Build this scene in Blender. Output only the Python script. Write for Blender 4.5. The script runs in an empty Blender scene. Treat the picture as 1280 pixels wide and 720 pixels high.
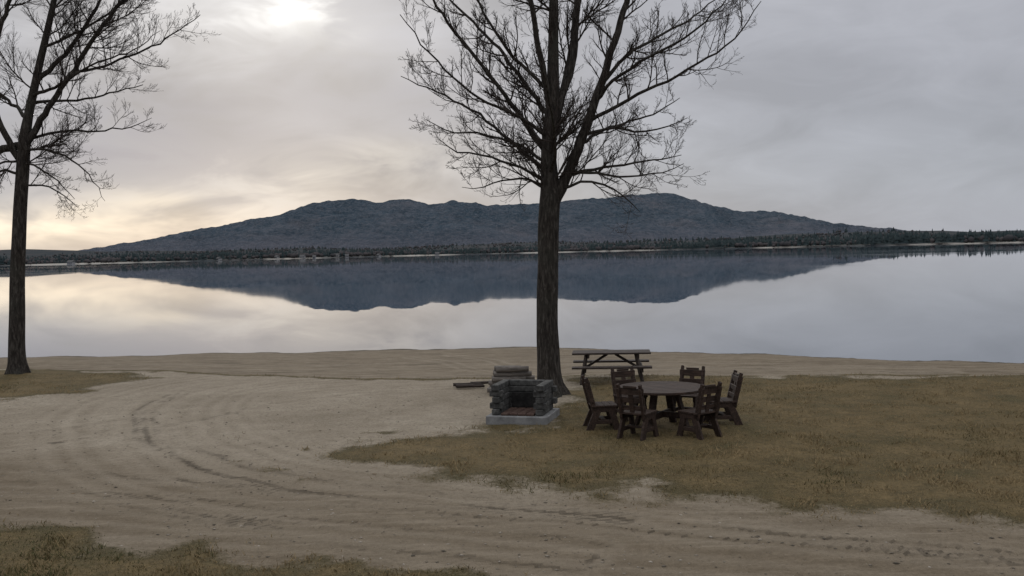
import bpy, bmesh, math, random
import numpy as np
from mathutils import Vector, Matrix, Euler
rad = math.radians
C = bpy.context.scene.collection
random.seed(7); RNG = np.random.default_rng(11)

# ------------------------------------------------------------------ helpers
def mesh_from_arrays(name, V, F, mats=(), smooth=False, attrs=None, fmat=None):
    V = np.asarray(V, dtype=np.float32); F = np.asarray(F, dtype=np.int32)
    me = bpy.data.meshes.new(name)
    me.vertices.add(len(V)); me.vertices.foreach_set('co', V.ravel())
    k = F.shape[1]
    me.loops.add(F.size); me.loops.foreach_set('vertex_index', F.ravel())
    me.polygons.add(len(F))
    me.polygons.foreach_set('loop_start', np.arange(0, F.size, k, dtype=np.int32))
    me.polygons.foreach_set('loop_total', np.full(len(F), k, dtype=np.int32))
    if fmat is not None: me.polygons.foreach_set('material_index', np.asarray(fmat, dtype=np.int32))
    me.update(calc_edges=True)
    if smooth: me.polygons.foreach_set('use_smooth', np.ones(len(F), dtype=bool))
    for m in mats: me.materials.append(m)
    if attrs:
        for an, av in attrs.items():
            a = me.attributes.new(an, 'FLOAT', 'POINT'); a.data.foreach_set('value', np.asarray(av, dtype=np.float32).ravel())
    ob = bpy.data.objects.new(name, me); C.objects.link(ob)
    return ob

def vnoise(x, y, seed=0):
    r = np.random.default_rng(seed); G = r.random((256, 256))
    xi = np.floor(x).astype(int); yi = np.floor(y).astype(int)
    fx = x - xi; fy = y - yi
    fx = fx*fx*(3-2*fx); fy = fy*fy*(3-2*fy)
    a = G[xi % 256, yi % 256]; b = G[(xi+1) % 256, yi % 256]
    c = G[xi % 256, (yi+1) % 256]; d = G[(xi+1) % 256, (yi+1) % 256]
    return (a*(1-fx)+b*fx)*(1-fy)+(c*(1-fx)+d*fx)*fy
def fbm(x, y, oct=4, seed=0):
    s = 0; a = 1; t = 0
    for i in range(oct):
        s = s + a*vnoise(x*2**i+i*17.3, y*2**i+i*9.1, seed+i); t += a; a *= .5
    return s/t
def sstep(a, b, x):
    t = np.clip((x-a)/(b-a), 0, 1); return t*t*(3-2*t)

class NT:
    def __init__(s, tree): s.t = tree; s.n = tree.nodes; s.l = tree.links
    def node(s, ty, **k):
        n = s.n.new(ty)
        for a, b in k.items(): setattr(n, a, b)
        return n
    def put(s, sock, v):
        if isinstance(v, bpy.types.NodeSocket): s.l.new(v, sock)
        else: sock.default_value = v
    def m(s, op, a, b=0.0, c=None):
        n = s.n.new('ShaderNodeMath'); n.operation = op
        s.put(n.inputs[0], a); s.put(n.inputs[1], b)
        if c is not None: s.put(n.inputs[2], c)
        return n.outputs[0]
    def mix(s, f, a, b, mode='MIX'):
        n = s.n.new('ShaderNodeMix'); n.data_type = 'RGBA'; n.blend_type = mode
        s.put(n.inputs[0], f)
        for i, v in ((6, a), (7, b)):
            if not isinstance(v, bpy.types.NodeSocket) and len(v) == 3: v = (*v, 1)
            s.put(n.inputs[i], v)
        return n.outputs[2]
    def noise(s, vec, scale, detail=4, rough=.55, dist=0):
        n = s.n.new('ShaderNodeTexNoise'); s.put(n.inputs['Vector'], vec)
        n.inputs['Scale'].default_value = scale; n.inputs['Detail'].default_value = detail
        n.inputs['Roughness'].default_value = rough; n.inputs['Distortion'].default_value = dist
        return n.outputs[0]
    def scale(s, vec, xyz):
        n = s.n.new('ShaderNodeVectorMath'); n.operation = 'MULTIPLY'
        s.put(n.inputs[0], vec); n.inputs[1].default_value = xyz; return n.outputs[0]
    def ramp(s, f, stops):
        n = s.n.new('ShaderNodeValToRGB'); s.put(n.inputs[0], f)
        e = n.color_ramp.elements
        while len(e) < len(stops): e.new(.5)
        for el, (p, c) in zip(e, stops):
            el.position = p; el.color = (*c, 1) if len(c) == 3 else c
        return n.outputs[0]
    def mr(s, v, a, b, c=0., d=1.):
        n = s.n.new('ShaderNodeMapRange'); s.put(n.inputs[0], v)
        for i, q in zip((1, 2, 3, 4), (a, b, c, d)): n.inputs[i].default_value = q
        return n.outputs[0]
    def attr(s, name):
        n = s.n.new('ShaderNodeAttribute'); n.attribute_name = name; return n.outputs['Fac']
    def obj(s): return s.n.new('ShaderNodeTexCoord').outputs['Object']

def new_mat(name, rough=.9, spec=.3):
    m = bpy.data.materials.new(name); m.use_nodes = True
    t = NT(m.node_tree); b = m.node_tree.nodes['Principled BSDF']
    b.inputs['Roughness'].default_value = rough
    b.inputs['Specular IOR Level'].default_value = spec
    return m, t, b
def bump(t, b, h, strength=.5, dist=.02):
    n = t.node('ShaderNodeBump'); n.inputs['Strength'].default_value = strength
    n.inputs['Distance'].default_value = dist
    t.l.new(h, n.inputs['Height']); t.l.new(n.outputs[0], b.inputs['Normal'])

# ------------------------------------------------------------------ materials
def bark_mat():
    m, t, b = new_mat('bark', .95, .1); o = t.obj()
    n = t.noise(t.scale(o, (7, 7, 1.5)), 2.6, 4, .7, .4); n2 = t.noise(o, 1.1, 2)
    c = t.ramp(n, [(.3, (.013, .011, .010)), (.52, (.044, .038, .033)), (.72, (.11, .10, .088))])
    c = t.mix(t.mr(n2, .5, .7, 0, .4), c, (.058, .06, .05))
    t.l.new(c, b.inputs['Base Color']); bump(t, b, n, 1., .07); return m
def twig_mat():
    m, t, b = new_mat('twig_bark', .95, .05); b.inputs['Base Color'].default_value = (.045, .037, .033, 1); return m
def wood_mat(name, dark, mid, light, grain=(2, 14, 14)):
    m, t, b = new_mat(name, .75, .25); o = t.obj()
    n = t.noise(t.scale(o, grain), 2.5, 5, .6, .3); n2 = t.noise(o, 5, 3)
    c = t.ramp(n, [(.28, dark), (.5, mid), (.75, light)])
    c = t.mix(t.mr(n2, .35, .7, 0, .45), c, tuple(v*.5 for v in mid))
    t.l.new(c, b.inputs['Base Color']); bump(t, b, n, .4, .01); return m
def stone_mat(name, a, bcol, c3, sc=9):
    m, t, b = new_mat(name, .95, .15); o = t.obj()
    n = t.noise(o, sc, 6, .65); n2 = t.noise(o, sc*6, 4, .7)
    c = t.ramp(n, [(.3, a), (.5, bcol), (.72, c3)])
    c = t.mix(t.mr(n2, .4, .7, 0, .4), c, a)
    t.l.new(c, b.inputs['Base Color']); bump(t, b, t.m('ADD', n, n2), .6, .015); return m
BARK = bark_mat(); TWIG = twig_mat()
REDWOOD = wood_mat('stained_wood', (.011, .008, .006), (.036, .022, .016), (.082, .052, .038))
GREYWOOD = wood_mat('weathered_wood', (.015, .011, .009), (.042, .031, .025), (.085, .066, .055))
LOGWOOD = wood_mat('cut_log', (.055, .047, .04), (.15, .132, .115), (.27, .242, .214))
TIMBER = stone_mat('fireplace_stone', (.028, .028, .027), (.07, .069, .066), (.145, .143, .135))
SOOT = stone_mat('sooty_stone', (.01, .01, .01), (.026, .025, .024), (.05, .047, .045))
CONC = stone_mat('concrete', (.12, .12, .12), (.2, .2, .198), (.27, .27, .265), 5)
BRICK = stone_mat('hearth_brick', (.045, .028, .022), (.085, .055, .045), (.12, .085, .07), 12)

# ------------------------------------------------------------------ near ground
def interp(x, a, b): return np.interp(x, a, b)
def shoreY(x): return interp(x, [-300, -60, -18, -4, 0, 5.4, 10, 15.2, 25, 60, 300], [70, 44, 41, 40.8, 41, 38, 35.2, 32.1, 26, 6, -120]) + .25*np.sin(x*.9)+.1*np.sin(x*2.3)+.25*(fbm(x*1.2, x*0, 4, 2)-.5)
def ledgeY(x): return interp(x, [-300, -60, -16, -10.6, -7.7, -4.2, -1, 1.2, 12.6, 25, 60, 300], [60, 35, 31.5, 29.9, 27.9, 27, 26.4, 26.3, 24.6, 19, -2, -135]) + .2*np.sin(x*.7+1)+.5*(fbm(x*.9, x*0, 4, 3)-.5)

def poly_sd(x, y, P):
    P = np.array(P, float); n = len(P)
    d = np.full(x.shape, 1e9); inside = np.zeros(x.shape, bool)
    for i in range(n):
        a = P[i]; b = P[(i+1) % n]; e = b-a
        wx = x-a[0]; wy = y-a[1]
        t = np.clip((wx*e[0]+wy*e[1])/(e@e), 0, 1)
        d = np.minimum(d, (wx-e[0]*t)**2+(wy-e[1]*t)**2)
        c = ((a[1] > y) != (b[1] > y)) & (x < (b[0]-a[0])*(y-a[1])/((b[1]-a[1]) or 1e-9)+a[0])
        inside ^= c
    d = np.sqrt(d); return np.where(inside, d, -d)

LAWN = [(-.6, 19.2), (-2.1, 17.9), (-3.2, 17.2), (-3.3, 16.2), (-2.0, 15.3), (-.5, 14.5), (1.7, 13.3), (3.2, 12.5), (5.85, 11.3),
        (12, 8.6), (40, -4), (200, -60), (200, -70), (60, -1), (25, 19.3), (12.6, 24.7), (6, 25.5), (1.6, 26.1), (1.0, 24.5), (.5, 23), (1.0, 21), (.9, 20), (.1, 19)]
LAWN2 = [(-80, 40), (-80, -60), (60, -60), (30, -6), (12, 4.5), (5, 7.3), (1, 9.3), (-1.06, 10.2), (-2.14, 10.7), (-4.2, 11.6), (-6.6, 12.7), (-12, 14.2), (-20, 16), (-60, 24)]
LAWN3 = [(-60, 35), (-60, 30), (-25, 25.3), (-12.3, 23.9), (-11.3, 25.8), (-10.3, 27.9), (-11.0, 29.6), (-16, 31.2)]

def grass_mask(x, y):
    n = fbm(x*1.1, y*1.1, 5, 3)-.5; n2 = fbm(x*.35, y*.35, 3, 40)-.5
    g = 0
    for P, soft in ((LAWN, .9), (LAWN2, .5), (LAWN3, .7)):
        sd = poly_sd(x, y, P)
        g = np.maximum(g, sstep(-soft*.7, soft, sd+n*2.2+n2*.8))
    yl = ledgeY(x)
    strip = np.exp(-((y-yl+.12)/.2)**2)*.9*sstep(.32, .5, fbm(x*.5+5, y*.5, 3, 9)+.06)
    g = np.maximum(g, strip)
    tuft = sstep(.56, .70, fbm(x*1.3+7, y*1.3, 3, 60))*.7*sstep(-6.5, -3, x)*sstep(-1.0, -2.5, x)*sstep(14., 15, y)*sstep(20, 18, y)
    g = np.maximum(g, tuft)
    return g

def catmull(P, n=10):
    P = [np.array(p, float) for p in P]; P = [2*P[0]-P[1]]+P+[2*P[-1]-P[-2]]; out = []
    for i in range(1, len(P)-2):
        for k in range(n):
            t = k/n
            out.append(.5*((2*P[i])+(-P[i-1]+P[i+1])*t+(2*P[i-1]-5*P[i]+4*P[i+1]-P[i+2])*t*t+(-P[i-1]+3*P[i]-3*P[i+1]+P[i+2])*t**3))
    out.append(P[-2]); return np.array(out)
def offset(P, o):
    T = np.gradient(P, axis=0); T /= np.linalg.norm(T, axis=1)[:, None]
    return P+np.stack([-T[:, 1], T[:, 0]], 1)*o
loop = catmull([(6, 10.9), (1.6, 12.9), (-1.2, 14.0), (-3.6, 15.3), (-5.2, 17.2), (-6.6, 20), (-7.4, 23.2), (-6.9, 25.6), (-4.8, 26.9), (-1, 27.6), (4, 28.2), (12, 28)], 6)
loop2 = catmull([(1, 11.4), (-3, 13.2), (-6.2, 16), (-8.2, 19.5), (-9.4, 23), (-9.0, 26.3), (-6.5, 28.6), (-2, 30), (5, 30)], 6)
loop3 = catmull([(-16, 17.5), (-10.5, 18.2), (-7.5, 20.5), (-6.0, 23.2), (-3.6, 24.9), (-1.2, 25.3)], 6)
road = catmull([(-60, 25), (-20, 17.8), (-8, 14.0), (0, 11.3), (5.3, 9.3), (15, 5), (30, -3)], 6)
road2 = catmull([(-60, 27), (-20, 19.3), (-8.5, 15.5), (-1, 12.2), (5, 9.9), (15, 5.8), (30, -2)], 6)
beach = catmull([(-14, 33), (-6, 31.5), (-1, 32.5), (4, 31), (10, 28.5), (16, 25)], 6)
beach2 = catmull([(-3, 36), (-1.5, 33), (-.5, 30), (2, 28.2), (9, 27.5)], 6)
TR = []
for P, amp in ((loop, .9), (loop2, .8), (loop3, .55), (road, .6), (road2, .5), (beach, .9), (beach2, .9)):
    for o in (-.78, .78): TR.append((offset(P, o), amp))
for P, o, amp in ((loop, -.42, .7), (loop, 1.12, .75), (loop2, .3, .6), (loop, .1, .5), (road, .2, .45), (loop, -1.1, .5), (loop2, -1.15, .5), (loop2, 1.1, .45)): TR.append((offset(P, o), amp))

def tracks(x, y):
    rut = np.zeros(x.shape); tread = np.zeros(x.shape); arc = np.zeros(x.shape); berm = np.zeros(x.shape)
    x = x+(fbm(x*.6, y*.6, 2, 15)-.5)*.2; y = y+(fbm(x*.6+9, y*.6, 2, 16)-.5)*.2
    for P, amp in TR:
        s = 0; best = np.full(x.shape, 1e9); bs = np.zeros(x.shape)
        for i in range(len(P)-1):
            a = P[i]; e = P[i+1]-a; L2 = e@e; L = math.sqrt(L2)
            t = np.clip(((x-a[0])*e[0]+(y-a[1])*e[1])/L2, 0, 1)
            d = (x-a[0]-e[0]*t)**2+(y-a[1]-e[1]*t)**2
            k = d < best; best = np.where(k, d, best); bs = np.where(k, s+t*L, bs); s += L
        d = np.sqrt(best); w = amp*np.clip(.35+.6*(fbm(bs*.5, bs*0+P[0, 0], 3, 5)), 0, .8)
        r = np.exp(-(d/.12)**2)*w; k = r > tread
        tread = np.where(k, r, tread); arc = np.where(k, bs, arc)
        rut = np.maximum(rut, np.exp(-(d/.14)**2)*w); berm = np.maximum(berm, np.exp(-((d-.23)/.10)**2)*w)
    return rut, tread, arc, berm

def base_z(x, y):
    yl = ledgeY(x); ys = shoreY(x)
    t = np.clip((y-yl)/np.maximum(ys-yl, 1), 0, 1)
    z = -.15*sstep(0, .35, y-yl) - .45*t**1.5 - np.clip(y-ys, 0, 40)*.07
    z = z + (fbm(x*.25, y*.25, 3, 70)-.5)*.10*sstep(44, 30, y)*(1-t)
    z = z + (fbm(x*1.6, y*1.6, 3, 71)-.5)*.03
    return z

fx = np.arange(-19, 19.01, .09); xs = np.concatenate([-19-np.geomspace(.2, 380, 26)[::-1], fx, 19+np.geomspace(.2, 380, 26)])
fy = np.concatenate([np.arange(8.5, 20, .08), np.arange(20, 33, .1), np.arange(33, 44, .2)]); ys_ = np.concatenate([8.5-np.geomspace(.2, 250, 22)[::-1], fy, 44+np.geomspace(.3, 60, 12)])
X, Y = np.meshgrid(xs, ys_); x = X.ravel(); y = Y.ravel()
core = (np.abs(x) < 19.5) & (y > 8) & (y < 40) & (np.abs(x) < y*.62+2)
g = grass_mask(x, y); rut = np.zeros(x.shape); tread = rut.copy(); arc = rut.copy(); berm = rut.copy()
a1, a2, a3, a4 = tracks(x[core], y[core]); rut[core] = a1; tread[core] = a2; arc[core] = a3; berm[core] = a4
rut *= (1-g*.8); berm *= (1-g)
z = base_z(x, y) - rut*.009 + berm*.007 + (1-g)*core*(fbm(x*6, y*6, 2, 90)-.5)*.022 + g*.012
for tx, ty in ((.81, 22.4), (-14.6, 29.2)):
    z = z + .10*np.exp(-((x-tx)**2+(y-ty)**2)/.5)
onbeach = sstep(0, .4, y-ledgeY(x)); wet = sstep(.9, .1, shoreY(x)-y+(fbm(x*2, y*2, 3, 44)-.5)*.8)
dr = np.full(x.shape, 1e9)
for P in (road, road2):
    for i in range(len(P)-1):
        a = P[i]; e = P[i+1]-a; tt_ = np.clip(((x-a[0])*e[0]+(y-a[1])*e[1])/(e@e), 0, 1)
        dr = np.minimum(dr, np.hypot(x-a[0]-e[0]*tt_, y-a[1]-e[1]*tt_))
roadm = sstep(3.4, .2, dr+(fbm(x*.8, y*.8, 4, 81)-.5)*2.8)
nx, ny = len(xs), len(ys_)
idx = np.arange(nx*ny).reshape(ny, nx)
F = np.stack([idx[:-1, :-1], idx[:-1, 1:], idx[1:, 1:], idx[1:, :-1]], -1).reshape(-1, 4)

GM, t, b = new_mat('sandy_ground', .97, .1)
o = t.obj()
nbig = t.noise(o, .35, 4, .6); nmid = t.noise(o, 2.2, 5, .65); nf = t.noise(o, 14, 5, .75); nff = t.noise(o, 60, 2, .7)
mp = t.node('ShaderNodeMapping'); mp.inputs['Rotation'].default_value = (0, 0, rad(22)); mp.inputs['Scale'].default_value = (.35, 5.5, 1); t.l.new(o, mp.inputs[0])
nst = t.noise(mp.outputs[0], 1.2, 4, .65, .3)
sand = t.ramp(nbig, [(.3, (.225, .190, .142)), (.5, (.29, .248, .19)), (.7, (.355, .31, .242))])
sand = t.mix(t.mr(nmid, .35, .7, 0, .6), sand, (.18, .146, .102))
sand = t.mix(t.mr(nf, .46, .68, 0, .7), sand, (.112, .088, .062))
sand = t.mix(t.mr(nff, .52, .7, 0, .5), sand, (.41, .36, .285))
rd = t.mix(t.mr(nmid, .3, .7), (.138, .108, .072), (.20, .16, .112)); rd = t.mix(t.mr(nf, .43, .7, 0, .7), rd, (.078, .06, .04)); rd = t.mix(t.mr(nff, .55, .72, 0, .5), rd, (.29, .24, .18))
rd = t.mix(t.mr(nst, .46, .62, 0, .5), rd, (.105, .081, .053)); rd = t.mix(t.mr(nst, .42, .30, 0, .5), rd, (.26, .215, .158))
col = t.mix(t.m('MULTIPLY', t.attr('road'), .95), sand, rd)
bch = t.mix(t.mr(nmid, .3, .7), (.158, .126, .086), (.225, .185, .135)); bch = t.mix(t.mr(nf, .5, .7, 0, .5), bch, (.11, .086, .06))
bch = t.mix(t.mr(t.noise(t.scale(o, (.5, 2.2, 1)), 1.2, 4, .7), .46, .60, 0, .7), bch, (.1, .079, .055))
col = t.mix(t.m('MULTIPLY', t.attr('beach'), .95), col, bch)
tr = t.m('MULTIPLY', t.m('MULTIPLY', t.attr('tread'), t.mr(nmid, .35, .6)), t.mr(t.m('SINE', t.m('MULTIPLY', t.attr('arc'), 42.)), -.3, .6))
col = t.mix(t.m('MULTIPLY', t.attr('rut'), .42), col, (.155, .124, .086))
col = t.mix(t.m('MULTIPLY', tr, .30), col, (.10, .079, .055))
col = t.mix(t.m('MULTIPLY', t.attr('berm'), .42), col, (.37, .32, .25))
col = t.mix(t.m('MULTIPLY', t.attr('wet'), .85), col, (.05, .042, .034))
gr = t.ramp(t.noise(o, .8, 4, .7), [(.32, (.068, .060, .027)), (.48, (.122, .09, .042)), (.66, (.175, .127, .062))])
gr = t.mix(t.mr(nmid, .48, .68, 0, .6), gr, (.065, .052, .026))
gr = t.mix(t.mr(t.attr('grass'), 1., .8, 0, .6), gr, (.05, .047, .023))
gr = t.mix(t.mr(nf, .4, .65, 0, .75), gr, (.048, .038, .02)); gr = t.mix(t.mr(nff, .5, .7, 0, .6), gr, (.235, .178, .098))
gm = t.m('ADD', t.attr('grass'), t.m('MULTIPLY', t.m('SUBTRACT', t.m('MULTIPLY', t.m('ADD', nf, nmid), .5), .5), t.mr(t.m('ABSOLUTE', t.m('SUBTRACT', t.attr('grass'), .5)), 0, .5, 2.6, 0)))
col = t.mix(t.mr(gm, .25, .75), col, gr)
t.l.new(col, b.inputs['Base Color'])
h = t.m('ADD', t.m('MULTIPLY', nf, 1.), t.m('MULTIPLY', nff, .5)); h = t.m('SUBTRACT', h, t.m('MULTIPLY', tr, .35))
bump(t, b, h, .9, .035)
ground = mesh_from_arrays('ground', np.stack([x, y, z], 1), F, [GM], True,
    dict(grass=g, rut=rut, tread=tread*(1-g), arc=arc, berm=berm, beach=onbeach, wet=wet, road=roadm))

def ground_z(px, py):
    return base_z(np.asarray(px, float), np.asarray(py, float))
N = 330000
py = 9.3+RNG.random(N)**1.3*20; px = (RNG.random(N)*2-1)*(py*.56+1.2)
gmk = grass_mask(px, py)
keep = RNG.random(N) < gmk**1.5*.8*(.25+1.2*fbm(px*1.4, py*1.4, 3, 21))
px = px[keep]; py = py[keep]; n = len(px)
tuft = fbm(px*2.2, py*2.2, 3, 33)
hh = (.013+.042*RNG.random(n)**2)*(.5+1.3*sstep(.4, .75, tuft)); w = .004+.005*RNG.random(n); an = RNG.random(n)*6.283
zz = ground_z(px, py)+.006
ln = RNG.normal(0, .6, (n, 2))*hh[:, None]
V = np.empty((n, 3, 3)); V[:, 0] = np.stack([px-np.cos(an)*w, py-np.sin(an)*w, zz], 1); V[:, 1] = np.stack([px+np.cos(an)*w, py+np.sin(an)*w, zz], 1)
V[:, 2] = np.stack([px+ln[:, 0], py+ln[:, 1], zz+hh], 1)
green = np.clip(fbm(px*.5, py*.5, 4, 55)*1.8-.66+RNG.normal(0, .2, n)+.3*sstep(12.5, 11., py)*(px < 0), 0, 1)
BM_, t, b = new_mat('dry_grass', .9, .1)
t.l.new(t.ramp(t.attr('tone'), [(0, (.25, .185, .10)), (.45, (.155, .115, .057)), (.75, (.085, .074, .034)), (1, (.05, .056, .024))]), b.inputs['Base Color'])
mesh_from_arrays('grass', V.reshape(-1, 3), np.arange(3*n).reshape(-1, 3), [BM_], False, dict(tone=np.repeat(green, 3)))

def scatter(name, N, mat, smin, smax, flat, ymin, ymax, maskf, seed):
    r = np.random.default_rng(seed)
    base = np.array([(1, 0, 0), (-1, 0, 0), (0, 1, 0), (0, -1, 0), (0, 0, 1), (0, 0, -1)], float)
    fc = np.array([(0, 2, 4), (2, 1, 4), (1, 3, 4), (3, 0, 4), (2, 0, 5), (1, 2, 5), (3, 1, 5), (0, 3, 5)])
    yy = ymin+r.random(N)**1.4*(ymax-ymin); xx = (r.random(N)*2-1)*(yy*.56+1)
    k = r.random(N) < maskf(xx, yy); xx = xx[k]; yy = yy[k]; m = len(xx)
    s = smin+(smax-smin)*r.random(m)**5; an = r.random(m)*6.28
    v = base[None]*r.uniform(.6, 1.2, (m, 6, 1))*s[:, None, None]; v[:, :, 2] *= flat; v[:, :, 0] *= 1.4
    c, sn = np.cos(an)[:, None], np.sin(an)[:, None]
    vx = v[:, :, 0]*c-v[:, :, 1]*sn; vy = v[:, :, 0]*sn+v[:, :, 1]*c
    zz = ground_z(xx, yy)+.001
    V = np.stack([vx+xx[:, None], vy+yy[:, None], v[:, :, 2]+zz[:, None]], -1).reshape(-1, 3)
    F = (fc[None]+np.arange(m)[:, None, None]*6).reshape(-1, 3)
    return mesh_from_arrays(name, V, F, [mat], False, dict(tone=np.repeat(r.random(m), 6)))
PM, t, b = new_mat('pebble', .9, .2); t.l.new(t.ramp(t.attr('tone'), [(0, (.07, .06, .047)), (.6, (.18, .155, .12)), (1, (.35, .31, .26))]), b.inputs['Base Color'])
scatter('gravel', 11000, PM, .005, .028, .45, 9.3, 24, lambda a, c: (1-grass_mask(a, c))*.9, 5)
LM, t, b = new_mat('dead_leaf', .85, .1); t.l.new(t.ramp(t.attr('tone'), [(0, (.05, .032, .02)), (.6, (.12, .075, .045)), (1, (.24, .17, .10))]), b.inputs['Base Color'])
scatter('fallen_leaves', 7000, LM, .012, .032, .25, 9.3, 31, lambda a, c: .03+.5*grass_mask(a, c), 6)

# ------------------------------------------------------------------ lake
WM, t, b = new_mat('lake_water', .03, .5)
b.inputs['Base Color'].default_value = (.055, .075, .11, 1); b.inputs['IOR'].default_value = 1.7
o = t.obj(); wn = t.noise(t.scale(o, (.25, .6, 1)), 1.0, 2, .5); wn2 = t.noise(t.scale(o, (.012, .03, 1)), 1., 3, .5)
bump(t, b, t.m('ADD', wn, t.m('MULTIPLY', wn2, 6.)), .05, .012)
t.l.new(t.mr(t.noise(t.scale(o, (.004, .02, 1)), 1., 3), .4, .65, .01, .04), b.inputs['Roughness'])
wx = np.array([-9000, -3000, -600, -100, 0, 100, 600, 3000, 9000.]); wy = np.array([-200, 20, 60, 200, 600, 1600, 2600.])
GX, GY = np.meshgrid(wx, wy); idx = np.arange(GX.size).reshape(GX.shape)
mesh_from_arrays('lake', np.stack([GX.ravel(), GY.ravel(), np.full(GX.size, -.6)], 1),
    np.stack([idx[:-1, :-1], idx[:-1, 1:], idx[1:, 1:], idx[1:, :-1]], -1).reshape(-1, 4), [WM])

# ------------------------------------------------------------------ far shore, forest, mountain
def farY(x): return interp(x, [-4000, -900, -500, -150, 0, 200, 420, 700, 1500, 4000], [1350, 1150, 1250, 1600, 1650, 1600, 1500, 1200, 1050, 1000]) + (fbm(x*.006, x*0, 4, 12)-.5)*160
def far_z(x, y):
    f = y-farY(x)
    return -1.2+1.9*sstep(0, 30, f)+ (26+30*(fbm(x*.0016, y*.001, 3, 14)-.5)*2)*sstep(900, 2600, f)+ 5*fbm(x*.01, y*.01, 3, 8)*sstep(60, 400, f)
xs = np.linspace(-4200, 4200, 260); ys2 = np.concatenate([np.linspace(900, 2200, 110), np.geomspace(2230, 9000, 40)])
GX, GY = np.meshgrid(xs, ys2); fx_, fy_ = GX.ravel(), GY.ravel(); idx = np.arange(GX.size).reshape(GX.shape)
FM, t, b = new_mat('far_land', 1, 0); o = t.obj()
sp = t.node('ShaderNodeSeparateXYZ'); t.l.new(o, sp.inputs[0])
c = t.mix(t.mr(t.noise(o, .02, 4), .35, .65), (.045, .055, .06), (.072, .07, .07))
strip = t.mr(t.noise(o, .006, 3, .6), .44, .54)
c = t.mix(t.m('MULTIPLY', strip, t.mr(sp.outputs[2], 1.3, .5)), c, (.34, .32, .29))
t.l.new(c, b.inputs['Base Color'])
mesh_from_arrays('far_shore', np.stack([fx_, fy_, far_z(fx_, fy_)], 1), np.stack([idx[:-1, :-1], idx[:-1, 1:], idx[1:, 1:], idx[1:, :-1]], -1).reshape(-1, 4), [FM], True)

r = np.random.default_rng(77)
def cone_proto(sides=5):
    v = []; f = []
    for zb, zt, rb in ((.12, .55, .2), (.35, .8, .15), (.6, 1., .095)):
        s0 = len(v)
        for i in range(sides): a = i*6.283/sides+zb*4; v.append((rb*math.cos(a), rb*math.sin(a), zb))
        v.append((0, 0, zt))
        for i in range(sides): f.append((s0+i, s0+(i+1) % sides, s0+sides))
    return np.array(v), np.array(f)
bmp = bmesh.new(); bmesh.ops.create_icosphere(bmp, subdivisions=1, radius=1)
iv = np.array([v.co[:] for v in bmp.verts]); ifc = np.array([[v.index for v in f.verts] for f in bmp.faces]); bmp.free()
iv2 = iv*np.array([.34, .34, .42])+np.array([0, 0, .5])
allV = []; allF = []; tone = []; off = 0
cv, cf = cone_proto()
NT_ = 14000
tx = r.uniform(-1300, 1300, NT_)*np.where(r.random(NT_) < .3, 2.2, 1); dist = np.where(r.random(NT_) < .45, 8+60*r.random(NT_)**.7, 60+2300*r.random(NT_)**1.6)
ty = farY(tx)+dist+8; tz = far_z(tx, ty)-.5
den = fbm(tx*.01, ty*.01, 4, 99)
con = r.random(NT_) < np.where(tx > 250, .7, .4)+(den-.5)*1.6
hf = np.interp(tx, [-1000, -600, -100, 250, 500, 700], [.76, .70, .72, .8, 1.05, 1.12])
H = np.where(con, r.uniform(8, 16, NT_), r.uniform(6, 11, NT_))*(.5+.95*fbm(tx*.02, tx*0, 3, 5))*hf
for sel, v0, f0 in ((con, cv, cf), (~con, iv2, ifc)):
    m = sel.sum(); a = r.random(m)*6.28; ca, sa = np.cos(a)[:, None], np.sin(a)[:, None]
    jit = r.uniform(.7, 1.3, (m, len(v0), 1)); v = v0[None]*np.where(np.arange(3) < 2, jit, 1)
    wd = r.uniform(1., 1.8, m)[:, None]
    vx = (v[:, :, 0]*ca-v[:, :, 1]*sa)*H[sel][:, None]*wd; vy = (v[:, :, 0]*sa+v[:, :, 1]*ca)*H[sel][:, None]*wd
    vz = v[:, :, 2]*H[sel][:, None]
    V = np.stack([vx+tx[sel][:, None], vy+ty[sel][:, None], vz+tz[sel][:, None]], -1).reshape(-1, 3)
    allV.append(V); allF.append((f0[None]+np.arange(m)[:, None, None]*len(v0)).reshape(-1, 3)+off); off += len(V)
    tn = (r.random(m)*.45 if v0 is cv else .55+.45*r.random(m)); tone.append(np.repeat(tn, len(v0)))
TM, t, b = new_mat('hazy_far_forest', 1, 0)
t.l.new(t.ramp(t.attr('tone'), [(0, (.026, .037, .04)), (.44, (.042, .054, .055)), (.55, (.055, .054, .057)), (1, (.082, .074, .074))]), b.inputs['Base Color'])  # distance haze is mixed into these tree colours
mesh_from_arrays('distant_forest', np.concatenate(allV), np.concatenate(allF), [TM], False, dict(tone=np.concatenate(tone)))

mx = [-4600, -3600, -2556, -2219, -1929, -1640, -1500, -1302, -1200, -1109, -1000, -916, -800, -675, -560, -482, -400, -338, -145, -50, 96, 250, 386, 560, 690, 772, 900, 1013, 1206, 1447, 1510, 1567, 1640, 1736, 2026, 2219, 2700, 3600, 4600]
mh = [0, 10, 72, 116, 168, 205, 240, 262, 300, 327, 340, 350, 338, 336, 324, 303, 312, 323, 287, 292, 305, 302, 314, 314, 324, 340, 346, 332, 278, 212, 218, 222, 204, 170, 111, 82, 50, 30, 10]
xs = np.linspace(-4600, 4600, 700); ysm = np.linspace(3700, 8000, 190)
GX, GY = np.meshgrid(xs, ysm); X_, Y_ = GX.ravel(), GY.ravel()
ridge = 6000+260*np.sin(X_*.0016)+200*(fbm(X_*.0012, X_*0, 3, 31)-.5)
Hh = interp(X_, mx, mh)*ridge/6000*(1+.055*(fbm(X_*.008, X_*0, 4, 18)-.5)*2)
tt = (Y_-ridge)/2100
prof = np.clip(1-np.where(tt < 0, np.abs(tt), np.abs(tt)*.8), 0, 1)**1.15
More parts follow.
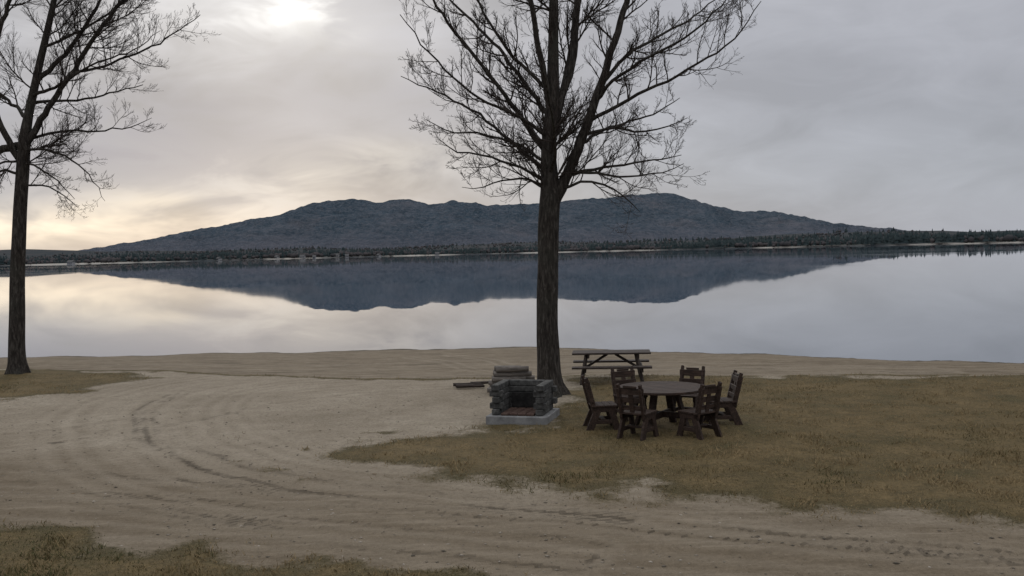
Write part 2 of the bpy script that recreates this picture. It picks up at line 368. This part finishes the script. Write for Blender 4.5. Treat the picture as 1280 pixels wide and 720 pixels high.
rn = 1-np.abs(2*fbm(X_*.0022, Y_*.0011, 5, 64)-1)
Z = Hh*prof + (rn-.75)*230*np.clip(prof, 0, 1)*np.clip(np.abs(tt)*2.2, 0, 1)*np.clip(Hh/200, 0, 1) - 12
Z += (fbm(X_*.02, Y_*.02, 3, 65)-.5)*24*np.clip(Hh/150, 0, 1)
for cx, cy, sx_, sy_, hh_ in ((-1150, 5000, 520, 480, 165), (-260, 4800, 420, 400, 150), (520, 4700, 650, 450, 130), (1350, 4800, 500, 420, 80), (-1900, 4900, 500, 400, 80)):
    Z = np.maximum(Z, hh_*np.exp(-((X_-cx)/sx_)**2-((Y_-cy)/sy_)**2)*(.85+.3*fbm(X_*.004, Y_*.004, 4, 66))-12)
MM, t, b = new_mat('hazy_wooded_mountain', 1, 0); o = t.obj(); sp = t.node('ShaderNodeSeparateXYZ'); t.l.new(o, sp.inputs[0])
os_ = t.scale(o, (1, .35, 2.))
n1 = t.noise(os_, .0028, 5, .6); n2 = t.noise(os_, .012, 5, .75); n3 = t.noise(os_, .05, 3, .75)
c = t.ramp(n1, [(.38, (.064, .094, .122)), (.5, (.09, .118, .148)), (.6, (.13, .144, .17)), (.7, (.175, .172, .19))])  # aerial haze painted in: blue-grey base colours instead of a volume
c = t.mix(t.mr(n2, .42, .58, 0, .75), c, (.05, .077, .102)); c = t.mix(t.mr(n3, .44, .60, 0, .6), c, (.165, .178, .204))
c = t.mix(t.mr(t.m('ADD', sp.outputs[2], t.m('MULTIPLY', n2, 80)), 170, 40, 0, .6), c, (.145, .138, .162))
t.l.new(c, b.inputs['Base Color']); bump(t, b, t.m('ADD', n2, n3), 1., 60)
idx = np.arange(GX.size).reshape(GX.shape)
mesh_from_arrays('mountain', np.stack([X_, Y_, Z], 1), np.stack([idx[:-1, :-1], idx[:-1, 1:], idx[1:, 1:], idx[1:, :-1]], -1).reshape(-1, 4), [MM], True)

# ------------------------------------------------------------------ box-built objects
def beam(bm, p0, p1, w, th, up=(0, 0, 1), mat=0):
    p0 = Vector(p0); p1 = Vector(p1); d = p1-p0; L = d.length; d.normalize()
    u = Vector(up); s = d.cross(u)
    if s.length < 1e-3: s = d.cross(Vector((0, 1, 0)))
    s.normalize(); u = s.cross(d).normalized()
    M = Matrix((( d.x, s.x, u.x, 0), (d.y, s.y, u.y, 0), (d.z, s.z, u.z, 0), (0, 0, 0, 1)))
    M = Matrix.Translation((p0+p1)/2) @ M @ Matrix.Diagonal((L, w, th, 1))
    r = bmesh.ops.create_cube(bm, size=1, matrix=M)
    for v in r['verts']:
        for f in v.link_faces: f.material_index = mat
def finish(bm, name, mats, loc, rz, bev=.006, seg=1):
    bmesh.ops.recalc_face_normals(bm, faces=bm.faces)
    me = bpy.data.meshes.new(name); bm.to_mesh(me); bm.free()
    for m in mats: me.materials.append(m)
    ob = bpy.data.objects.new(name, me); C.objects.link(ob)
    ob.location = loc; ob.rotation_euler = (0, 0, rz)
    if bev:
        md = ob.modifiers.new('bevel', 'BEVEL'); md.width = bev; md.segments = seg; md.limit_method = 'ANGLE'
    return ob
def gz(a, c): return float(ground_z(np.array([a]), np.array([c]))[0])

HM, t, b = new_mat('white_siding', .8, .2); b.inputs['Base Color'].default_value = (.27, .27, .275, 1)
RM, t, b = new_mat('roof_shingle', .9, .1); b.inputs['Base Color'].default_value = (.10, .10, .10, 1)
WD, t, b = new_mat('window_glass', .2, .5); b.inputs['Base Color'].default_value = (.03, .035, .04, 1)
for cx, w_, h_, dy in ((-303, 7, 3., 16), (-262, 9, 2.8, 26), (-247, 5, 3.2, 9), (-336, 5, 2.6, 20), (-118, 6, 2.6, 15), (-545, 7, 2.8, 12), (-206, 4, 2.6, 10), (-287, 4, 2.6, 9), (-396, 4, 2.8, 14)):
    bm = bmesh.new()
    beam(bm, (-w_/2, 0, h_/2), (w_/2, 0, h_/2), 7, h_, mat=0)
    v = [bm.verts.new(p) for p in ((-w_/2-.5, -4, h_+.01), (w_/2+.5, -4, h_+.01), (w_/2+.5, 4, h_+.01), (-w_/2-.5, 4, h_+.01), (-w_/2-.5, 0, h_+2.2), (w_/2+.5, 0, h_+2.2))]
    for q in ((0, 1, 5, 4), (2, 3, 4, 5), (0, 4, 3), (1, 2, 5), (0, 3, 2, 1)):
        bm.faces.new([v[i] for i in q]).material_index = 1
    for k in (-.3, 0, .3): beam(bm, (k*w_-.6, -3.53, h_*.5), (k*w_+.6, -3.53, h_*.5), .1, 1.2, mat=2)
    yy = float(farY(np.array([cx]))[0])+dy
    finish(bm, 'cottage', [HM, RM, WD], (cx, yy, float(far_z(np.array([cx]), np.array([yy]))[0])-.1), random.uniform(-.5, .5), 0)

# picnic table
bm = bmesh.new()
for i in range(5): beam(bm, (-.98, -.31+i*.155, .745), (.98, -.31+i*.155, .745), .142, .045)
for s in (-1, 1):
    for j in (0, 1): beam(bm, (-.98, s*(.63+j*.15), .44), (.98, s*(.63+j*.15), .44), .138, .045)
    xx = s*.62
    for q in (-1, 1): beam(bm, (xx, q*.22, .72), (xx+s*.14, q*.64, .0), .05, .14, (0, 0, 1))
    xa = s*.70
    beam(bm, (xa+.05, -.78, .375), (xa+.05, .78, .375), .045, .12)
    beam(bm, (xx+.05, -.37, .675), (xx+.05, .37, .675), .045, .09)
    beam(bm, (xa-.04*s, 0, .36), (s*.10, 0, .70), .085, .06)
finish(bm, 'picnic_table', [GREYWOOD], (2.47, 25.1, gz(2.47, 24.8)-.02), rad(-5))

# round table
TX, TY = 2.72, 18.35
bm = bmesh.new(); R = .82; npl = 9; pw = 2*R/npl
for i in range(npl):
    yc = -R+pw*(i+.5); y0 = yc-pw/2+.004; y1 = yc+pw/2-.004
    def hx(q): return math.sqrt(max(R*R-q*q, .012))
    pts = []
    K = 5
    for k in range(K+1): q = y0+(y1-y0)*k/K; pts.append((hx(q), q))
    for k in range(K, -1, -1): q = y0+(y1-y0)*k/K; pts.append((-hx(q), q))
    lo = [bm.verts.new((a, c, .715)) for a, c in pts]; hi = [bm.verts.new((a, c, .76)) for a, c in pts]
    bm.faces.new(hi); bm.faces.new(lo[::-1]); m = len(pts)
    for k in range(m): bm.faces.new((lo[k], lo[(k+1) % m], hi[(k+1) % m], hi[k]))
beam(bm, (-.62, 0, .68), (.62, 0, .68), .07, .068); beam(bm, (0, -.62, .68), (0, -.036, .68), .07, .066); beam(bm, (0, .036, .68), (0, .62, .68), .07, .066)
for a in (45, 135, 225, 315):
    c, s = math.cos(rad(a)), math.sin(rad(a))
    beam(bm, (c*.30, s*.30, .70), (c*.52, s*.52, 0), .13, .06, (c, s, 0))
beam(bm, (-.4, -.4, .25), (.4, .4, .25), .05, .12); beam(bm, (.4, -.4, .255), (-.4, .4, .255), .049, .11)
finish(bm, 'round_table', [REDWOOD], (TX, TY, gz(TX, TY)-.01), rad(12))

def chair(px, py, face):
    bm = bmesh.new()
    for s in (-1, 1):
        xx = s*.215
        beam(bm, (xx, .13, .42), (xx*1.06, .25, 0), .045, .12, (0, 1, 0))
        beam(bm, (xx, -.10, .42), (xx*1.06, -.28, 0), .045, .13, (0, 1, 0))
        beam(bm, (xx, -.22, .40), (xx, .23, .40), .05, .10)
        beam(bm, (xx*1.02, -.17, .17), (xx*1.02, .18, .17), .04, .07)
        beam(bm, (xx, -.17, .36), (xx, -.31, .92), .05, .095, (0, 1, 0))
        beam(bm, (xx, -.295, .90), (xx, -.325, .985), .05, .065, (0, 1, 0))
    for i in range(4): beam(bm, (-.26, -.17+i*.122, .46), (.26, -.17+i*.122, .46), .115, .035)
    beam(bm, (-.20, .0, .2), (.20, .0, .2), .08, .035)
    for zc, hgt, yy in ((.56, .08, -.195), (.70, .095, -.228), (.855, .12, -.266)):
        beam(bm, (-.255, yy, zc), (.255, yy, zc), .028, hgt)
    beam(bm, (-.13, -.292, .935), (.13, -.292, .935), .027, .04)
    beam(bm, (0, -.205, .48), (0, -.285, .92), .09, .022, (0, 1, 0))
    finish(bm, 'wooden_chair', [REDWOOD], (px, py, gz(px, py)-.01), face)
for ang, rr, tw in ((178, 1.10, 6), (240, 1.12, -5), (297, 1.10, 8), (8, 1.16, -7), (55, 1.13, 4), (115, 1.10, -4)):
    cx = TX+math.cos(rad(ang))*rr; cy = TY+math.sin(rad(ang))*rr
    chair(cx, cy, rad(ang+90+tw))

# outdoor fireplace
FX, FY = .17, 19.62
bm = bmesh.new()
beam(bm, (-.61, 0, .09), (.61, 0, .09), 1.16, .19, mat=1)
H0 = .187; ch = .118
for k in range(5):
    zc = H0+ch*(k+.5); e = .07 if k % 2 == 0 else -.0; th = ch-.006
    j = lambda: random.uniform(-.008, .008)
    for s in (-1, 1):
        xo = s*.44+j()
        beam(bm, (xo, -.40-e+j(), zc), (xo, .08, zc), .15, th, mat=0)
        beam(bm, (xo, .085, zc), (xo, (.45 if k % 2 == 0 else .295), zc), .15, th, mat=0)
    if k % 2 == 0: beam(bm, (-.36, .38, zc), (.36, .38, zc), .15, th, mat=0)
    else: beam(bm, (-.60, .378, zc), (.60, .378, zc), .155, th, mat=0)
    if k % 2 == 1:
        for s in (-1, 1): beam(bm, (s*.44-.13, -.36, zc), (s*.44+.13, -.36, zc), .13, th+.004, mat=0)
for i in range(4):
    for k in range(4): beam(bm, (-.33+i*.168, -.40+k*.19, H0+.022), (-.33+i*.168+.158, -.40+k*.19, H0+.022), .175, .05, mat=3)
beam(bm, (-.3, .27, H0+.2), (.3, .27, H0+.2), .03, .3, mat=2)
finish(bm, 'outdoor_fireplace', [TIMBER, CONC, SOOT, BRICK], (FX, FY, gz(FX, FY)-.03), rad(-15), .014, 2)

class Tubes:
    def __init__(s): s.V = []; s.F = []; s.M = []; s.n = 0
    def add(s, P, R, sides, flare=None, mat=0):
        P = np.asarray(P, float); R = np.asarray(R, float)
        T = np.gradient(P, axis=0); T /= np.linalg.norm(T, axis=1)[:, None]+1e-9
        ref = np.array([.31, .95, .05]) if abs(T[0, 1]) < .8 else np.array([1., 0, .1])
        A = np.cross(T, ref); A /= np.linalg.norm(A, axis=1)[:, None]+1e-9
        B = np.cross(T, A)
        a = np.arange(sides)*2*math.pi/sides
        rr = R[:, None]*np.ones(sides)[None]
        if flare is not None: rr = flare(P, a, rr)
        V = P[:, None]+rr[..., None]*(A[:, None]*np.cos(a)[None, :, None]+B[:, None]*np.sin(a)[None, :, None])
        m = len(P); i = np.arange(m-1)[:, None]*sides; k = np.arange(sides)[None]; k2 = (k+1) % sides
        F = np.stack([i+k, i+k2, i+sides+k2, i+sides+k], -1).reshape(-1, 4)+s.n
        s.V.append(V.reshape(-1, 3)); s.F.append(F); s.n += m*sides; s.M.append(np.full(len(F), mat))
    def obj(s, name, mats): return mesh_from_arrays(name, np.concatenate(s.V), np.concatenate(s.F), mats, True, fmat=np.concatenate(s.M))

# log pile + loose boards
T = Tubes(); rl = random.Random(4)
for row in range(5):
    for c in range(2 if row == 4 else 3):
        yy = 23.4+c*.17+(row % 2)*.06; zz = .08+row*.122; x0 = -.60+rl.uniform(-.08, .08)+.05*row; x1 = .50+rl.uniform(-.15, .12)-.05*row
        P = [(x0, yy, zz), (x0+.001, yy, zz), ((x0+x1)/2, yy+rl.uniform(-.02, .02), zz+rl.uniform(-.01, .01)), (x1-.001, yy, zz), (x1, yy, zz)]
        R0 = rl.uniform(.055, .075); T.add(P, [.001, R0, R0*.95, R0*.88, .001], 9)
T.obj('log_pile', [LOGWOOD])
T = Tubes()
for k in range(4):
    x0 = -1.35+rl.uniform(-.2, .3); yy = 24.5+k*.16; P = [(x0, yy, .04), (x0+.001, yy, .04), (x0+.7, yy+rl.uniform(-.2, .2), .04), (x0+.701, yy+.01, .04)]
    T.add(P, [.001, .042, .03, .001], 7)
T.obj('loose_firewood', [GREYWOOD])

# ------------------------------------------------------------------ trees
def unit(v): return v/(math.sqrt(v[0]*v[0]+v[1]*v[1]+v[2]*v[2])+1e-9)
def resample(P, step):
    C4 = catmull(list(np.array(P, float)), 8); d = np.concatenate([[0], np.cumsum(np.linalg.norm(np.diff(C4[:, :3], axis=0), axis=1))])
    n = max(4, int(d[-1]/step)); s = np.linspace(0, d[-1], n)
    return np.stack([np.interp(s, d, C4[:, i]) for i in range(4)], 1), d[-1]
class Tree:
    def __init__(s, seed): s.T = Tubes(); s.r = np.random.default_rng(seed)
    def grow(s, p, d, L, r0, lvl):
        r = s.r; n = {1: 8, 2: 5, 3: 3, 4: 2}[lvl]; pts = [p]; ds = [d]; q = p.copy()
        wig = {1: .09, 2: .11, 3: .13, 4: .14}[lvl]; up = {1: .07, 2: .10, 3: .13, 4: .15}[lvl]
        J = r.normal(0, wig, (n, 3)); J[:, 2] += up
        for i in range(n):
            d = unit(d+J[i]); q = q+d*L/n; pts.append(q); ds.append(d)
        rr = np.linspace(r0, max(r0*.35, .0026), n+1)
        s.T.add(pts, rr, {1: 6, 2: 4, 3: 3, 4: 3}[lvl], mat=1)
        if lvl == 4: return
        nc = {1: max(6, int(L*8)), 2: max(4, int(L*9)), 3: 3 if L > .18 else 2}[lvl]
        for k in range(nc):
            t = .10+.9*(k+r.random())/nc; i = min(int(t*n), n-1); f = t*n-i
            b = pts[i]*(1-f)+pts[i+1]*f; dd = s.side(ds[i+1], (22, 50))
            s.grow(b, dd, L*r.uniform(.32, .6)*(1.15-.55*t), max(rr[i]*.6, .003), lvl+1)
    def side(s, d, rng):
        r = s.r; a = rad(r.uniform(*rng)); w = r.normal(0, 1, 3)
        v = unit(np.array([d[1]*w[2]-d[2]*w[1], d[2]*w[0]-d[0]*w[2], d[0]*w[1]-d[1]*w[0]])); return unit(d*math.cos(a)+v*math.sin(a))
    def limb(s, P, sub=(.6, 1.5), dens=3.6, start=.15, sides=8, rough=.02):
        C4, L = resample(P, .22); n = len(C4)
        C4[1:, :3] += s.r.normal(0, rough, (n-1, 3)); s.T.add(C4[:, :3], C4[:, 3], sides)
        nc = int(L*dens*(1-start))
        for k in range(nc):
            t = start+(1-start)*(k+s.r.random())/nc; i = min(int(t*(n-1)), n-2)
            d = unit(C4[i+1, :3]-C4[i, :3]); dd = s.side(d, (35, 70)); dd = unit(dd+np.array([0, 0, .08]))
            s.grow(C4[i, :3].copy(), dd, s.r.uniform(*sub)*(1.1-.45*t), min(C4[i, 3]*.5, .024), 1)
    def shoots(s, P, z0, k, sub, zmax=99):
        C4, L = resample(P, .2)
        ix = [i for i in range(len(C4)-1) if z0 < C4[i, 2] < zmax]
        for _ in range(k):
            i = ix[s.r.integers(len(ix))]; d = unit(C4[i+1, :3]-C4[i, :3])
            s.grow(C4[i, :3].copy(), s.side(d, (45, 80)), s.r.uniform(*sub), min(C4[i, 3]*.35, .026), 1)

def build_main():
    t = Tree(5)
    tr = [(0, 0, -.15, .35), (0, 0, .15, .32), (-.02, 0, .5, .265), (-.03, 0, 1.8, .242), (.03, 0, 3.6, .232), (.08, 0, 4.4, .238), (.09, .0, 4.75, .21), (.08, .02, 5.6, .17), (.19, .05, 6.6, .155), (.22, .08, 7.4, .13), (.27, .1, 9, .10), (.3, .2, 11, .06), (.42, .2, 13.6, .012)]
    C4, L = resample(tr, .12)
    def flare(P, a, rr):
        zz = P[:, 2][:, None]; f = np.exp(-np.clip(zz+.05, 0, 9)/.28)
        return rr*(1+f*(.35+.38*np.cos(a[None]*5+1.3))+.025*np.sin(a[None]*7+zz*3)+.02*np.sin(a[None]*4-zz*5))
    t.T.add(C4[:, :3], C4[:, 3], 20, flare)
    t.shoots(tr, 5.0, 16, (.9, 2.0), 10.5); t.shoots(tr, 4.6, 8, (.8, 1.5), 6)
    stems = [
     [(.12, 0, 4.35, .16), (.33, -.02, 4.75, .14), (.6, -.05, 5.3, .12), (.99, -.1, 6.28, .105), (1.27, -.12, 7.0, .092), (1.56, -.15, 7.9, .08), (1.9, -.2, 9, .065), (2.5, -.2, 11.5, .035), (2.9, -.2, 13, .01)],
     [(.15, .03, 6.0, .11), (.36, .12, 6.7, .095), (.66, .3, 7.55, .085), (.84, .45, 9, .07), (1.1, .6, 11.5, .04), (1.2, .7, 13.2, .01)],
     [(.16, .05, 6.3, .09), (.02, -.1, 7.1, .075), (-.12, -.3, 7.9, .065), (-.3, -.5, 9, .055), (-.8, -.7, 11.5, .03), (-1, -.8, 13, .01)],
     [(.1, .1, 5.4, .09), (.28, .25, 6.2, .085), (.5, .6, 7.2, .075), (.75, 1.0, 8.4, .06), (1.0, 1.4, 10.5, .04), (1.1, 1.6, 12, .01)]]
    for P in stems: t.limb(P, (.7, 1.8), 2.2, .30, 10, .012)
    limbs = [
     [(.06, 0, 5.5, .065), (-.54, -.1, 6.35, .052), (-1.24, -.25, 7.3, .043), (-1.94, -.4, 8.2, .034), (-2.47, -.5, 9, .026), (-3.0, -.6, 10, .012)],
     [(.05, 0, 5.05, .052), (-.35, .1, 5.45, .043), (-.8, .3, 5.9, .036), (-1.65, .5, 6.6, .028), (-2.5, .8, 7.1, .019), (-3.3, 1.0, 7.5, .008)],
     [(.05, -.05, 4.85, .04), (-.5, -.3, 5.15, .032), (-1.2, -.7, 5.4, .024), (-1.9, -1., 5.5, .016), (-2.3, -1.2, 5.75, .007)],
     [(.05, .05, 4.7, .035), (-.4, .3, 4.95, .028), (-.9, .6, 5.0, .02), (-1.5, .9, 4.85, .012), (-1.9, 1., 4.9, .006)],
     [(.05, -.02, 5.3, .04), (-.6, .2, 5.75, .032), (-1.3, .3, 6.0, .024), (-2.1, .4, 6.1, .016), (-2.7, .5, 6.4, .007)],
     [(.08, 0, 6.4, .055), (-.5, .5, 7.3, .045), (-1.1, .9, 8.2, .036), (-2.0, 1.3, 9.2, .026), (-2.7, 1.5, 10.2, .01)],
     [(.1, 0, 5.9, .045), (-.6, -.5, 6.3, .036), (-1.5, -1.0, 6.7, .026), (-2.4, -1.4, 7.5, .018), (-3.0, -1.6, 8.3, .008)],
     [(.0, 0, 7.0, .045), (-.8, .1, 7.9, .036), (-1.4, .2, 8.9, .026), (-1.9, .2, 10, .012)],
     [(.99, -.1, 6.2, .048), (1.5, -.2, 6.45, .042), (2.1, -.3, 6.75, .036), (3.1, -.5, 7.2, .027), (4.1, -.6, 7.8, .018), (4.7, -.7, 8.6, .008)],
     [(.45, -.03, 5.0, .043), (1.0, .2, 5.15, .036), (1.6, .4, 5.25, .029), (2.4, .6, 5.35, .02), (3.2, .8, 5.5, .008)],
     [(.3, -.05, 4.7, .038), (.8, -.3, 4.85, .03), (1.3, -.5, 4.75, .023), (1.75, -.7, 4.4, .014), (2.0, -.8, 4.1, .005)],
     [(.5, .0, 5.1, .038), (1.1, -.4, 5.0, .03), (1.7, -.8, 4.9, .022), (2.4, -1.1, 4.95, .014), (2.9, -1.3, 5.1, .006)],
     [(.85, -.08, 5.9, .04), (1.4, .1, 6.05, .032), (2.1, .3, 6.0, .024), (2.8, .4, 6.1, .015), (3.3, .5, 6.3, .007)],
     [(1.27, -.1, 7.0, .05), (1.8, .2, 7.6, .04), (2.5, .5, 8.1, .032), (3.4, .9, 8.6, .023), (4.3, 1.2, 9.3, .01)],
     [(1.1, -.1, 6.6, .045), (1.6, -.6, 7.1, .036), (2.4, -1.1, 7.5, .028), (3.2, -1.6, 7.9, .02), (3.9, -2, 8.6, .009)],
     [(.7, 0, 5.6, .045), (1.2, .6, 6.0, .035), (1.9, 1.2, 6.3, .026), (2.8, 1.8, 6.6, .018), (3.4, 2.1, 7.0, .008)],
     [(.1, 0, 5.0, .045), (.2, -.8, 5.5, .036), (.1, -1.7, 6.1, .026), (-.1, -2.6, 6.9, .017), (-.2, -3.1, 7.6, .008)],
     [(.1, 0, 5.3, .045), (0, .9, 5.8, .036), (-.3, 1.8, 6.4, .026), (-.5, 2.7, 7.2, .017), (-.6, 3.2, 7.9, .008)]]
    for P in limbs: t.limb(P, (.55, 1.3), 4.2, .14, 7, .015)
    ob = t.T.obj('bare_tree', [BARK, TWIG]); ob.location = (.81, 22.4, gz(.81, 22.4)); return ob
def build_left():
    t = Tree(21)
    tr = [(0, 0, -.15, .30), (0, 0, .2, .27), (.0, 0, .6, .235), (.04, 0, 1.65, .22), (.15, 0, 3.5, .20), (.3, 0, 5.18, .185), (.46, 0, 6.7, .175), (.62, 0, 7.6, .13), (.85, .1, 8.7, .11), (1.42, .2, 11, .08), (2.0, .3, 13.5, .02)]
    C4, L = resample(tr, .15)
    def flare(P, a, rr):
        zz = P[:, 2][:, None]; f = np.exp(-np.clip(zz+.05, 0, 9)/.25)
        return rr*(1+f*(.35+.3*np.cos(a[None]*5+.3))+.025*np.sin(a[None]*7+zz*3))
    t.T.add(C4[:, :3], C4[:, 3], 16, flare)
    t.shoots(tr, 6, 16, (.9, 2.2))
    stems = [[(.48, 0, 6.7, .11), (.95, -.1, 7.35, .095), (1.55, -.2, 8.1, .08), (2.5, -.3, 9.4, .065), (3.7, -.5, 10.8, .05), (5.1, -.7, 11.8, .03), (6.2, -.8, 12.4, .01)],
     [(.45, 0, 6.75, .12), (-.3, .2, 6.65, .11), (-1.5, .4, 6.2, .09), (-3, .5, 6.5, .06), (-4.5, .6, 7.5, .02)],
     [(.4, 0, 6.2, .10), (.0, -.2, 7.1, .09), (-.35, -.4, 8.3, .08), (-.9, -.7, 10, .06), (-1.5, -.9, 12.2, .015)],
     [(-.35, -.38, 8.25, .08), (-.3, -.3, 9.2, .075), (.05, -.2, 10.2, .065), (.5, -.2, 11.4, .05), (.9, 0, 13, .02)],
     [(.85, .1, 8.6, .08), (1.6, .3, 9.4, .065), (2.4, .5, 10.6, .05), (3.2, .6, 12, .02)]]
    for P in stems: t.limb(P, (.8, 2.1), 3.0, .25, 9, .02)
    limbs = [[(.45, 0, 6.65, .045), (1.2, -.2, 6.6, .036), (2.1, -.4, 6.2, .024), (2.7, -.5, 5.6, .013), (2.95, -.5, 5.0, .005)],
     [(.5, 0, 6.9, .05), (1.3, .3, 7.15, .036), (2.3, .6, 7.2, .026), (3.2, .8, 7.3, .017), (3.9, .9, 7.6, .006)],
     [(.35, 0, 5.6, .035), (.9, .1, 5.6, .026), (1.5, .1, 5.3, .017), (1.9, .1, 4.9, .006)],
     [(.38, 0, 6.2, .04), (.9, -.3, 6.1, .03), (1.6, -.6, 5.7, .02), (2.2, -.8, 5.1, .007)],
     [(.35, 0, 5.9, .045), (-.4, 0, 6.0, .035), (-1.2, .1, 5.6, .025), (-1.8, .1, 5.0, .01)],
     [(.38, 0, 6.3, .04), (0, -.5, 6.2, .03), (-.4, -1, 5.8, .022), (-.8, -1.3, 5.2, .008)],
     [(.8, 0, 8.2, .055), (1.8, -.5, 8.4, .04), (3.0, -.9, 8.9, .027), (4.2, -1.2, 9.2, .018), (5.0, -1.3, 9.7, .007)],
     [(.6, 0, 7.5, .06), (-.3, .6, 8.2, .045), (-1.3, 1, 8.9, .03), (-2.2, 1.2, 9.9, .012)],
     [(.7, .1, 8, .05), (1.6, .5, 8.1, .036), (2.6, .8, 8.3, .025), (3.6, 1, 8.6, .012)],
     [(2.0, -.3, 8.7, .045), (3.0, .1, 9.1, .036), (4.2, .3, 9.6, .026), (5.6, .4, 10.5, .01)],
     [(1.1, .1, 9.6, .045), (2.2, .2, 10.1, .036), (3.6, .3, 11, .026), (4.6, .4, 11.6, .01)]]
    for P in limbs: t.limb(P, (.55, 1.4), 4.2, .12, 7, .02)
    ob = t.T.obj('bare_tree', [BARK, TWIG]); ob.location = (-14.6, 29.2, gz(-14.6, 29.2)); return ob
def build_right():
    t = Tree(33)
    tr = [(0, 0, -.2, .26), (0, 0, .5, .22), (.05, 0, 3, .19), (0, .1, 6, .15), (.1, .1, 9, .09), (.1, .1, 12.5, .02)]
    C4, L = resample(tr, .3); t.T.add(C4[:, :3], C4[:, 3], 12)
    for P in ([(0, 0, 6.2, .08), (-1, .1, 7.4, .06), (-2.3, .1, 8.6, .04), (-3.3, .2, 9.4, .015)], [(0, 0, 5, .06), (1, .3, 6.5, .045), (1.8, .4, 8.5, .02)],
              [(0, 0, 4.6, .05), (-1, -.2, 5.3, .035), (-2.2, -.3, 5.3, .02), (-2.9, -.3, 5.2, .006)], [(.05, 0, 7, .05), (.3, 1, 8.4, .035), (.4, 1.8, 10, .015)]):
        t.limb(P, (.5, 1.1), 2.6, .2, 7, .02)
    ob = t.T.obj('bare_tree', [BARK, TWIG]); ob.location = (16.3, 24.5, gz(16.3, 24.5))
build_main(); build_left(); build_right()

# ------------------------------------------------------------------ sky
W = bpy.data.worlds.new('World'); bpy.context.scene.world = W; W.use_nodes = True
t = NT(W.node_tree); bg = W.node_tree.nodes['Background']
SUN_EL, SUN_AZ = rad(14), rad(-12.8)
tc = t.node('ShaderNodeTexCoord').outputs['Generated']; sp = t.node('ShaderNodeSeparateXYZ'); t.l.new(tc, sp.inputs[0])
e0_ = sp.outputs[2]; az0 = t.m('ARCTAN2', sp.outputs[0], sp.outputs[1])
sky = t.node('ShaderNodeTexSky', sky_type='NISHITA'); sky.sun_disc = False; sky.sun_elevation = SUN_EL; sky.sun_rotation = SUN_AZ
cmb = t.node('ShaderNodeCombineXYZ'); t.l.new(t.m('MULTIPLY', az0, 2.2), cmb.inputs[0]); t.l.new(t.m('MULTIPLY', e0_, 6.), cmb.inputs[1])
n1 = t.noise(cmb.outputs[0], 1.6, 3, .5, .4); n2 = t.noise(cmb.outputs[0], 4.0, 4, .58, .6)
az = t.m('ADD', az0, t.m('MULTIPLY', t.m('SUBTRACT', n2, .5), .28)); e = t.m('ADD', e0_, t.m('MULTIPLY', t.m('SUBTRACT', n1, .5), .10))
def gauss(a0, sa, e0, se):
    p = t.m('POWER', t.m('ABSOLUTE', t.m('DIVIDE', t.m('SUBTRACT', az, a0), sa)), 2.); q = t.m('POWER', t.m('ABSOLUTE', t.m('DIVIDE', t.m('SUBTRACT', e, e0), se)), 2.)
    return t.m('EXPONENT', t.m('MULTIPLY', t.m('ADD', p, q), -1.))
base = t.ramp(e0_, [(0, (.345, .37, .425)), (.06, (.365, .385, .435)), (.15, (.38, .39, .435)), (.27, (.425, .432, .472)), (.6, (.88, .89, .93)), (1, (1.15, 1.16, 1.2))])
# cloud relief is stronger towards the sun and fades to an even overcast on the right
cl0 = t.m('ADD', t.m('MULTIPLY', n1, .5), t.m('MULTIPLY', n2, .5))
amt = t.mr(az0, -.1, .35, .26, .12)
cl = t.m('ADD', 1., t.m('MULTIPLY', amt, t.mr(cl0, .36, .64, -1., 1.)))
cc = t.node('ShaderNodeCombineColor'); [t.l.new(cl, cc.inputs[i]) for i in range(3)]
col = t.mix(1., base, cc.outputs[0], 'MULTIPLY')
def addglow(col, gsock, amp): return t.mix(gsock, col, amp, 'ADD')
def tex(gs, lo, hi): return t.m('MULTIPLY', gs, t.mr(n2, lo, hi))
col = addglow(col, gauss(-.222, .042, .228, .021), (.48, .48, .46))
col = addglow(col, gauss(-.26, .13, .24, .05), (.13, .13, .12))
col = addglow(col, gauss(-.28, .24, .22, .10), (.07, .068, .06))
col = addglow(col, gauss(-.50, .22, .028, .030), (.16, .12, .05))
col = addglow(col, tex(gauss(-.44, .2, .035, .026), .34, .60), (.36, .27, .14))
col = addglow(col, tex(gauss(-.18, .14, .09, .025), .38, .60), (.21, .18, .11))
col = addglow(col, tex(gauss(-.33, .16, .055, .018), .40, .58), (.2, .16, .085))
col = t.mix(t.m('MULTIPLY', tex(gauss(-.36, .22, .108, .035), .25, .55), .85), col, (.29, .30, .365))
col = t.mix(t.m('MULTIPLY', tex(gauss(-.05, .16, .15, .04), .3, .65), .6), col, (.33, .34, .39))
col = t.mix(.05, col, t.mix(1., sky.outputs[0], (.1, .1, .1), 'MULTIPLY'), 'ADD')
t.l.new(col, bg.inputs['Color']); bg.inputs['Strength'].default_value = 1.0

sd = bpy.data.lights.new('sun', 'SUN'); sd.energy = .6; sd.angle = rad(12); sd.color = (1, .95, .88)
so = bpy.data.objects.new('sun', sd); C.objects.link(so)
dv = Vector((math.sin(SUN_AZ)*math.cos(SUN_EL), math.cos(SUN_AZ)*math.cos(SUN_EL), math.sin(SUN_EL)))
so.rotation_euler = dv.to_track_quat('Z', 'Y').to_euler()

# ------------------------------------------------------------------ camera
cd = bpy.data.cameras.new('camera'); cd.lens = 35; cd.sensor_width = 36; cd.clip_start = .1; cd.clip_end = 30000
co = bpy.data.objects.new('camera', cd); C.objects.link(co)
M = Matrix.Rotation(rad(90-2.13), 4, 'X') @ Matrix.Rotation(rad(-1.3), 4, 'Z')
co.matrix_world = Matrix.Translation((0, 0, 3.35)) @ M
bpy.context.scene.camera = co
sc = bpy.context.scene; sc.view_settings.view_transform = 'Standard'; sc.view_settings.look = 'None'; sc.view_settings.exposure = 0
